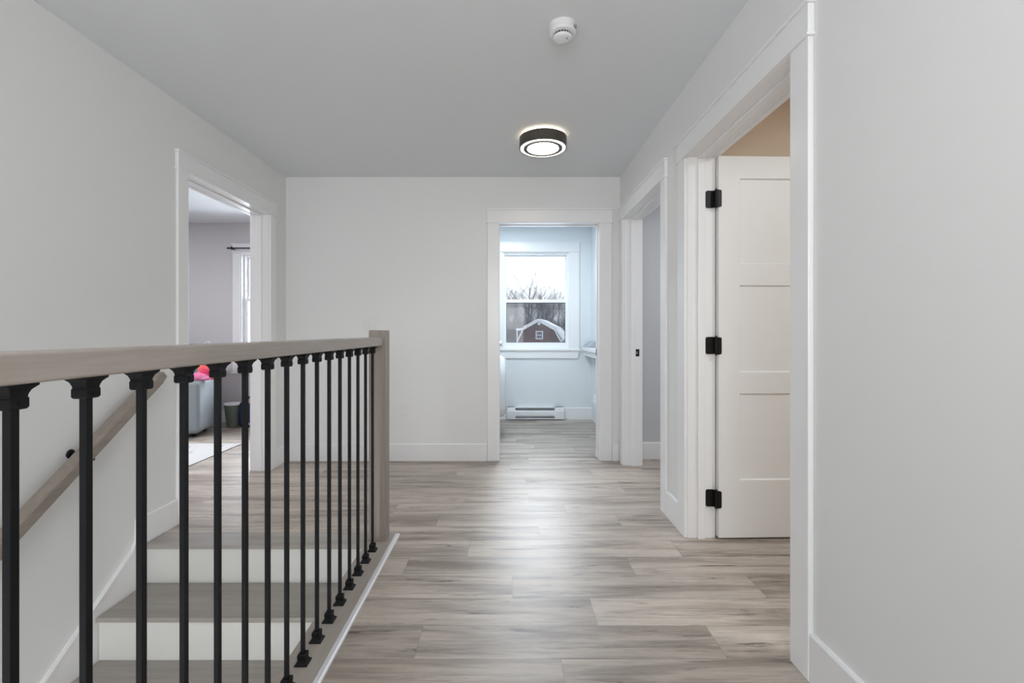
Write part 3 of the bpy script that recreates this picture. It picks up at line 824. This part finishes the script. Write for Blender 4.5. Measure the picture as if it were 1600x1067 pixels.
ct_ = thing('laundry_counter', 'white counter shelf along the right laundry wall', 'counter', (XLAR, 5.2, .87))
bm = B(); box(bm, .939, XLAR, 4.30, YLA - .019, .878, .922); kid('countertop', bm, M['trim'], ct_, bevel=.004)
bm = B(); box(bm, .965, .983, 4.30, YLA - .019, .815, .878); kid('apron', bm, M['trim'], ct_, bevel=.002)
bm = B()
bm.free()
for yy in (4.5, 5.4):
    bm = B(); prism(bm, [(.985, .876), (XLAR - .001, .876), (XLAR - .001, .62)], yy, yy + .03, 'Y')
    kid('bracket', bm, M['trim'], ct_)
bm = B()
prism(bm, [(.947, .9225), (.990, .960), (1.030, .990), (1.062, .998), (1.062, .9225)], 5.42, 5.755, 'Y')
tag(obj('folded_linen', bm, M['linen'], None, bevel=.008, seg=3), 'small grey folded linen lying on the laundry counter', 'linen')
sh = thing('wall_shelf', 'low white shelf under the laundry counter', 'shelf', (XLAR, 4.7, .35))
bm = B(); box(bm, .930, XLAR, 4.35, 4.96, .33, .365); kid('board', bm, M['trim'], sh, bevel=.006, seg=3)
bm = B(); box(bm, .934, .952, 4.35, 4.95, .365, .425); kid('front_lip', bm, M['trim'], sh, bevel=.006, seg=3)
bm = B(); prism(bm, [(.955, .33), (XLAR, .33), (XLAR, .16)], 4.62, 4.65, 'Y'); kid('bracket', bm, M['trim'], sh)

# ------------------------------------------------------------------ left room contents
sf = thing('sofa', 'light grey upholstered sofa end seen through the left doorway', 'sofa', (-3.209, 4.73, 0), math.radians(14))
# local: the arm's near corner at the origin, arm runs back along +Y, sofa goes along -X
def rbox(x0, x1, y0, y1, z0, z1): 
    bm = B(); box(bm, x0, x1, y0, y1, z0, z1); return bm
local('arm', rbox(-.20, .0, 0, .50, .045, .590), M['sofa'], sf, bevel=.045, seg=6)
local('arm', rbox(-1.75, -1.56, 0, .50, .045, .590), M['sofa'], sf, bevel=.045, seg=6)
local('base', rbox(-1.57, -.19, .03, .50, .08, .30), M['sofa'], sf, bevel=.02, seg=3)
local('seat_cushion', rbox(-.865, -.21, .0, .40, .29, .43), M['sofa'], sf, bevel=.04, seg=5)
local('seat_cushion', rbox(-1.55, -.885, .0, .40, .29, .43), M['sofa'], sf, bevel=.04, seg=5)
local('backrest', rbox(-1.75, -.02, .38, .52, .12, .975), M['teal'], sf, bevel=.045, seg=5)
for lx, ly in ((-.10, .14), (-.10, .42), (-1.66, .14), (-1.66, .42)):
    bm = B(); sqloft(bm, [(.017, 0), (.024, .050)], (lx, ly, 0)); local('leg', bm, M['bhard'], sf)
bm = B()
for i in range(12):
    t0, t1 = math.radians(200 - i * 20), math.radians(200 - (i + 1) * 20)
    tube(bm, (.030 * math.cos(t0), 0, .030 * math.sin(t0)), (.030 * math.cos(t1), 0, .030 * math.sin(t1)),   .005, .005, 8)
hk = obj('hook', bm, M['plastic'], None); hk.location = (-3.375, 5.12, .968)
tag(hk, 'small white curved hook on top of the sofa back', 'hook')

pt = thing('plush_toy', 'hot pink plush toy lying on the sofa arm', 'stuffed toy', (-3.27, 4.93, .588))
bm = B(); ellipsoid(bm, (-3.262, 4.93, .700), (.082, .075, .085)); ellipsoid(bm, (-3.205, 4.95, .660), (.050, .055, .075))
o = kid('head', bm, M['plush'], pt, smooth=True); o['label'] = 'hot pink and orange'
bm = B(); ellipsoid(bm, (-3.300, 4.90, .632), (.085, .075, .048)); o = kid('body', bm, M['plush2'], pt, smooth=True); o['label'] = 'pale pink'
bm = B(); ellipsoid(bm, (-3.255, 4.88, .612), (.075, .04, .026), rot=Matrix.Rotation(.3, 4, 'Z')); kid('leg', bm, M['plush2'], pt, smooth=True)
bm = B(); ellipsoid(bm, (-3.335, 4.87, .606), (.055, .035, .022)); kid('arm', bm, M['plush2'], pt, smooth=True)
bm = B(); ellipsoid(bm, (-3.215, 4.90, .765), (.028, .016, .03)); kid('ear', bm, M['plush2'], pt, smooth=True)
bm = B(); ellipsoid(bm, (-3.306, 4.90, .765), (.028, .016, .03)); kid('ear', bm, M['plush'], pt, smooth=True)
for dx in (-.028, .022):
    bm = B(); ellipsoid(bm, (-3.315 + dx, 4.833, .640), (.006, .004, .007)); kid('eye', bm, M['darkslot'], pt, smooth=True)

BX, BY = -3.222, 5.36
tb_ = thing('waste_bin', 'sage green round waste bin with a pale rim on the left room floor', 'bin', (BX, BY, 0))
bm = B(); lathe(bm, [(.070, .001), (.0755, .004), (.102, .262), (.0985, .262), (.072, .008)], (BX, BY, 0), 48, cap=False); box(bm, BX - .04, BX + .04, BY - .04, BY + .04, .002, .010); kid('body', bm, M['bin'], tb_, smooth=False)
bm = B(); lathe(bm, [(.100, .255), (.1055, .258), (.1055, .270), (.100, .272), (.098, .262)], (BX, BY, 0), 48, cap=False); kid('rim', bm, M['plastic'], tb_)
bm = B(); lathe(bm, [(.0965, .255), (.0965, .262), (.03, .266)], (BX, BY, 0), 40); o = kid('liner', bm, M['binlid'], tb_); o['label'] = 'pale liner filling the bin mouth'

GX, GY = -3.015, 5.33
bg = thing('fabric_bag', 'navy patterned fabric bag beside the green waste bin', 'bag', (GX, GY, 0))
bm = B()
vv = []
for k, (hx_, hy_, z_) in enumerate(((.095, .055, .0), (.112, .068, .05), (.118, .072, .14), (.112, .060, .24), (.108, .045, .29))):
    ringv = []
    for i in range(28):
        t = 2 * math.pi * i / 28
        e = .62
        ringv.append(bm.verts.new((GX + math.copysign(abs(math.cos(t)) ** e, math.cos(t)) * hx_ + .004 * math.sin(7 * t + k), GY + math.copysign(abs(math.sin(t)) ** e, math.sin(t)) * hy_, z_ + (.012 * math.sin(3 * t) if k == 4 else 0))))
    vv.append(ringv)
for q0, q1 in zip(vv, vv[1:]):
    for i in range(28): bm.faces.new((q0[i], q0[(i + 1) % 28], q1[(i + 1) % 28], q1[i]))
bm.faces.new(vv[0][::-1])
kid('bag_body', bm, M['bag'], bg, smooth=True)
bm = B(); ellipsoid(bm, (GX - .055, GY, .292), (.045, .035, .040)); ellipsoid(bm, (GX + .040, GY - .005, .295), (.060, .038, .050)); ellipsoid(bm, (GX + .0, GY + .01, .285), (.060, .034, .034))
o = kid('contents', bm, M['bagpink'], bg, smooth=True); o['label'] = 'magenta and peach clothes poking out'
for yy in (-.04, .04):
    bm = B(); pv = None
    for i in range(13):
        t = math.pi * i / 12
        p = (GX + .055 * math.cos(t), GY + yy, .27 + .085 * math.sin(t))
        if pv: tube(bm, pv, p, .006, .006, 8)
        pv = p
    kid('handle', bm, M['bag'], bg)

bm = B(); box(bm, -4.7, -2.618, 3.20, 4.489, 0, .010)
tag(obj('area_rug', bm, M['rug'], None, bevel=.003), 'white rug with faint grey marks on the left room floor', 'rug')
# ------------------------------------------------------------------ outdoors
GZ = -2.9
bm = B()
rr = random.Random(11)
nx, ny = 40, 30
grid = []
for j in range(ny + 1):
    y = 8 + (230 - 8) * (j / ny) ** 1.3
    row = []
    for i in range(nx + 1):
        x = -110 + 240 * i / nx
        z = GZ + max(0, (y - 75)) * .050 + rr.uniform(-.12, .12) * (1 if y > 40 else 0.3)
        row.append(bm.verts.new((x, y, z)))
    grid.append(row)
for j in range(ny):
    for i in range(nx): bm.faces.new((grid[j][i], grid[j][i + 1], grid[j + 1][i + 1], grid[j + 1][i]))
for row in grid:                                        # thickness below the surface
    pass
struct('ground_outside', bm, M['snow'], 'snow covered ground rising beyond the house', 'ground', smooth=True)

BYf, BYb = 57.0, 66.0
def bp(px, py): return ((px - CX) * BYf / F, EYE - (py - CY) * BYf / F)
bn = thing('barn', 'brown gambrel-roofed barn with snow on its roof', 'barn', (3.9, BYf, GZ))
pk = bp(842, 502.5); kl = bp(818.5, 515.0); kr = bp(866.0, 515.5); el = bp(809.0, 534.0); er = bp(876.0, 534.0)
wall = [(el[0], GZ), (er[0], GZ), er, kr, pk, kl, el]
bm = B(); prism(bm, wall, BYf, BYb, 'Y'); kid('walls', bm, M['siding'], bn)
def slab_line(bm, pts, t, y0, y1):
    for a, c in zip(pts, pts[1:]):
        dx, dz = c[0] - a[0], c[1] - a[1]; L = math.hypot(dx, dz); n_ = (-dz / L * t, dx / L * t)
        if n_[1] < 0: n_ = (-n_[0], -n_[1])
        prism(bm, [a, c, (c[0] + n_[0], c[1] + n_[1]), (a[0] + n_[0], a[1] + n_[1])], y0, y1, 'Y')
bm = B(); slab_line(bm, [el, kl, pk, kr, er], .13, BYf - .35, BYb + .2); kid('roof', bm, M['barnwhite'], bn)
bm = B(); slab_line(bm, [(kl[0], kl[1] + .13), (pk[0], pk[1] + .13), (kr[0] + .1, kr[1] + .13), (er[0] + .25, er[1] + .25)], .26, BYf - .38, BYb + .2); o = kid('roof_snow', bm, M['snow'], bn); o['label'] = 'white snow cover'
bm = B(); slab_line(bm, [(el[0] + .03, el[1]), (kl[0], kl[1] - .02), (pk[0], pk[1] - .03), (kr[0], kr[1] - .02), (er[0], er[1])], .17, BYf - .42, BYf - .34); kid('rake_board', bm, M['barnwhite'], bn)
wc = bp(842.8, 523.5)
bm = B(); ring_xz(bm, wc[0] - .46, wc[0] + .46, wc[1] - .52, wc[1] + .52, .12, BYf - .10, BYf); box(bm, wc[0] - .40, wc[0] + .40, BYf - .09, BYf, wc[1] - .05, wc[1] + .05); wf = kid('window', bm, M['barnwhite'], bn)
bm = B(); box(bm, wc[0] - .38, wc[0] + .38, BYf - .04, BYf - .01, wc[1] - .42, wc[1] + .42); kid('pane', bm, M['barnglass'], wf)
vc = bp(842.5, 506.0)
bm = B(); lathe(bm, [(.17, -.42), (.17, -.02)], (vc[0], BYf, vc[1]), 20, 'Y'); o = kid('gable_vent', bm, M['barnwhite'], bn)
# lean-to on its side
a1, a2 = bp(806.0, 514.5), bp(818.5, 513.5)
bm = B(); prism(bm, [(a1[0], a1[1] - .16), (a2[0], a2[1] - .16), (a2[0], a2[1] + .10), (a1[0], a1[1] + .10)], BYf - .3, BYf + 4, 'Y'); o = kid('lean_to_roof', bm, M['snow'], bn); o['label'] = 'snow covered lean-to roof'
bm = B(); tube(bm, (a1[0] + .15, BYf - .2, GZ), (a1[0] + .15, BYf - .2, a1[1] - .1), .08, .08, 8); kid('post', bm, M['barnwhite'], bn)
bn.rotation_euler = (0, 0, math.radians(-11))

# snowy low shed roof nearby, right of barn
# utility wires
bm = B()
pv = None
wy = 48
for i in range(25):
    x = -12 + i; t = i / 24
    p = (x, wy, 4.15 - .9 * t + 1.2 * (t - .5) ** 2)
    if pv: tube(bm, pv, p, .03, .03, 5)
    pv = p
tag(obj('utility_wire', bm, M['gasket'], None), 'thin dark overhead wire crossing in front of the bare trees', 'wire')

def tree_mesh(seed, h):
    r_ = random.Random(seed); bm = B()
    def branch(p, d, L, rad, lev):
        n = 3 if lev < 2 else 2
        q0 = p
        for s in range(n):
            d2 = (d + Vector((r_.uniform(-.13, .13), r_.uniform(-.13, .13), r_.uniform(-.02, .10)))).normalized()
            q1 = q0 + d2 * (L / n); r0 = rad * (1 - .28 * s / n * 2); r1 = rad * (1 - .28 * (s + 1) / n * 2)
            tube(bm, q0, q1, r0, max(r1, .008), 5 if lev < 2 else 3, cap=False)
            if lev < 4:
                for _ in range(2 if lev else 3):
                    a = r_.uniform(0, 6.28); sp = r_.uniform(.35, .85)
                    dd = (d2 + Vector((math.cos(a) * sp, math.sin(a) * sp, r_.uniform(.0, .25)))).normalized()
                    if lev > 0 or s > 0: branch(q0.lerp(q1, r_.uniform(.3, 1)), dd, L * r_.uniform(.42, .62), r1 * .5, lev + 1)
            q0, d = q1, d2
    branch(Vector((0, 0, -.3)), Vector((0, 0, 1)), h, h * .014, 0)
    return bm
def decimate_check(bm): return bm
tl = ['bare winter tree standing in the woods beyond the barn']
protos = []
for sd_, hh in ((1, 9.0), (2, 10.5), (5, 8.0)):
    protos.append(obj('bare_tree', tree_mesh(sd_, hh), M['bark'], None))
def place_tree(o, px, y, sc, label, group, rz):
    x = (px - CX) * y / F
    o.location = (x, y, GZ + max(0, (y - 75)) * .050); o.scale = (sc, sc, sc); o.rotation_euler = (0, 0, rz)
    tag(o, label, 'tree', group)
rt = random.Random(5)
spots = [(822, 84, 1.18, 1)]
for i in range(34):
    spots.append((rt.uniform(768, 900), rt.uniform(80, 112), rt.uniform(.62, .98), rt.randrange(3)))
used = set()
for i, (px, y, sc, k) in enumerate(spots):
    if k in used: o = protos[k].copy(); COL.objects.link(o)
    else: o = protos[k]; used.add(k)
    if i == 0: place_tree(o, px, y, sc, 'tall bare tree rising highest above the woods', None, .3)
    else: place_tree(o, px, y, sc, tl[0], 'bare trees beyond the barn', rt.uniform(0, 6.28))
# brush / wood edge
bm = B(); rb_ = random.Random(9)
for i in range(5200):
    y = rb_.uniform(72, 110); x = (rb_.uniform(755, 915) - CX) * y / F
    z = GZ + max(0, (y - 75)) * .05
    h_ = rb_.uniform(2.2, 6.2); lean = Vector((rb_.uniform(-.28, .28), rb_.uniform(-.2, .2), 1)).normalized()
    tube(bm, (x, y, z), Vector((x, y, z)) + lean * h_, rb_.uniform(.025, .075), .01, 3, cap=False)
tag(obj('undergrowth', bm, M['brush'], None), 'tangle of bare grey-brown brush along the edge of the woods', 'brush', kind='stuff')

# ------------------------------------------------------------------ lights, world, camera
def area(name, loc, rot, sx, sy, power, col):
    L = bpy.data.lights.new(name, 'AREA'); L.shape = 'RECTANGLE'; L.size = sx; L.size_y = sy; L.energy = power; L.color = col
    o = bpy.data.objects.new(name, L); COL.objects.link(o); o.location = loc; o.rotation_euler = rot
    return o
R90 = math.radians(90)
area('rear_fill', (-.45, YR - .14, 1.45), (R90, 0, 0), 1.9, 1.4, 37, (1.0, 0.985, 0.96))   # faces +Y; fill light added behind the camera
area('daylight_left_window', ((WX0 + WX1) / 2, YLW + .32, 1.35), (-R90, 0, 0), 1.25, 1.8, 60, (.92, .96, 1.0))  # faces -Y
area('ceiling_fill', (-.1, -.8, 1.5), (math.radians(180 - 32), 0, 0), 1.2, 1.2, 19, (1.0, .99, .985))  # fill added behind the camera, aimed up to brighten the ceiling
area('hall_fill', (.25, -.9, H - .02), (0, 0, 0), .4, .4, 8, (1.0, .985, .965))  # unseen overhead fill, added to brighten the hall floor
area('stairwell_fill', (-1.3, -1.0, -.35), (math.radians(25), 0, 0), .4, .4, 26, (1.0, .99, .97))  # unseen fill added low in the stairwell
area('laundry_fill', (.0, 4.75, H - .02), (0, 0, 0), .45, .45, 21, (.80, .92, 1.0))  # unseen overhead fill, added because the window leaves its own wall dark
area('left_room_fill', (-3.9, 3.4, H - .02), (0, 0, 0), .5, .5, 40, (.95, .96, 1.0))  # unseen fill added to the window light of the left room
area('near_room_lamp', (2.2, 1.2, H - .02), (0, 0, 0), .35, .35, 22, (.91, .975, 1.0))
area('far_room_fill', (2.4, 3.3, H - .02), (0, 0, 0), .3, .3, 18, (.97, .98, 1.0))  # added fill; the far room has no light of its own

ADDED_GLOW = 20.0
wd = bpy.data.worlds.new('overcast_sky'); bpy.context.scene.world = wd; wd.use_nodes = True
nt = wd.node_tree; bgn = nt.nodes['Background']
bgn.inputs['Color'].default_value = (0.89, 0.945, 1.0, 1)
q = N(nt)
tcw = nt.nodes.new('ShaderNodeTexCoord'); spw = nt.nodes.new('ShaderNodeSeparateXYZ'); nt.links.new(tcw.outputs['Generated'], spw.inputs[0])
# overcast sky, dim at the horizon, with a bright patch added for the floor streak
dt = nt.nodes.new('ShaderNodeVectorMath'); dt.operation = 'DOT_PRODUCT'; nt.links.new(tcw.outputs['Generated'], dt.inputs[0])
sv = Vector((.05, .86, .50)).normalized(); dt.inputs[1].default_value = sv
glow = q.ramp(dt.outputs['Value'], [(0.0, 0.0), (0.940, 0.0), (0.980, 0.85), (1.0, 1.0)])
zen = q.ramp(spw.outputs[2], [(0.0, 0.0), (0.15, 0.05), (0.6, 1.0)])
stg = q.math('ADD', q.math('ADD', q.math('MULTIPLY', glow, ADDED_GLOW), q.math('MULTIPLY', zen, 1.4)), 1.7)
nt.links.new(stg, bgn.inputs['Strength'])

cam = bpy.data.cameras.new('camera'); co = bpy.data.objects.new('camera', cam); COL.objects.link(co)
co.location = (0, 0, EYE); co.rotation_euler = (R90, 0, 0)
cam.sensor_width = 36.0; cam.lens = F / 1600 * 36.0
cam.shift_x = 7.0 / 1600; cam.shift_y = -14.5 / 1600
cam.clip_start = 0.02; cam.clip_end = 500
sc = bpy.context.scene; sc.camera = co
sc.view_settings.view_transform = 'Standard'; sc.view_settings.look = 'None'
sc.view_settings.exposure = 0.16; sc.view_settings.gamma = 1.0; sc.view_settings.use_curve_mapping = False
sc.cycles.max_bounces = 12; sc.cycles.diffuse_bounces = 8; sc.cycles.glossy_bounces = 4
sc.cycles.transparent_max_bounces = 12; sc.cycles.use_denoising = True
sc.cycles.sample_clamp_indirect = 20.0
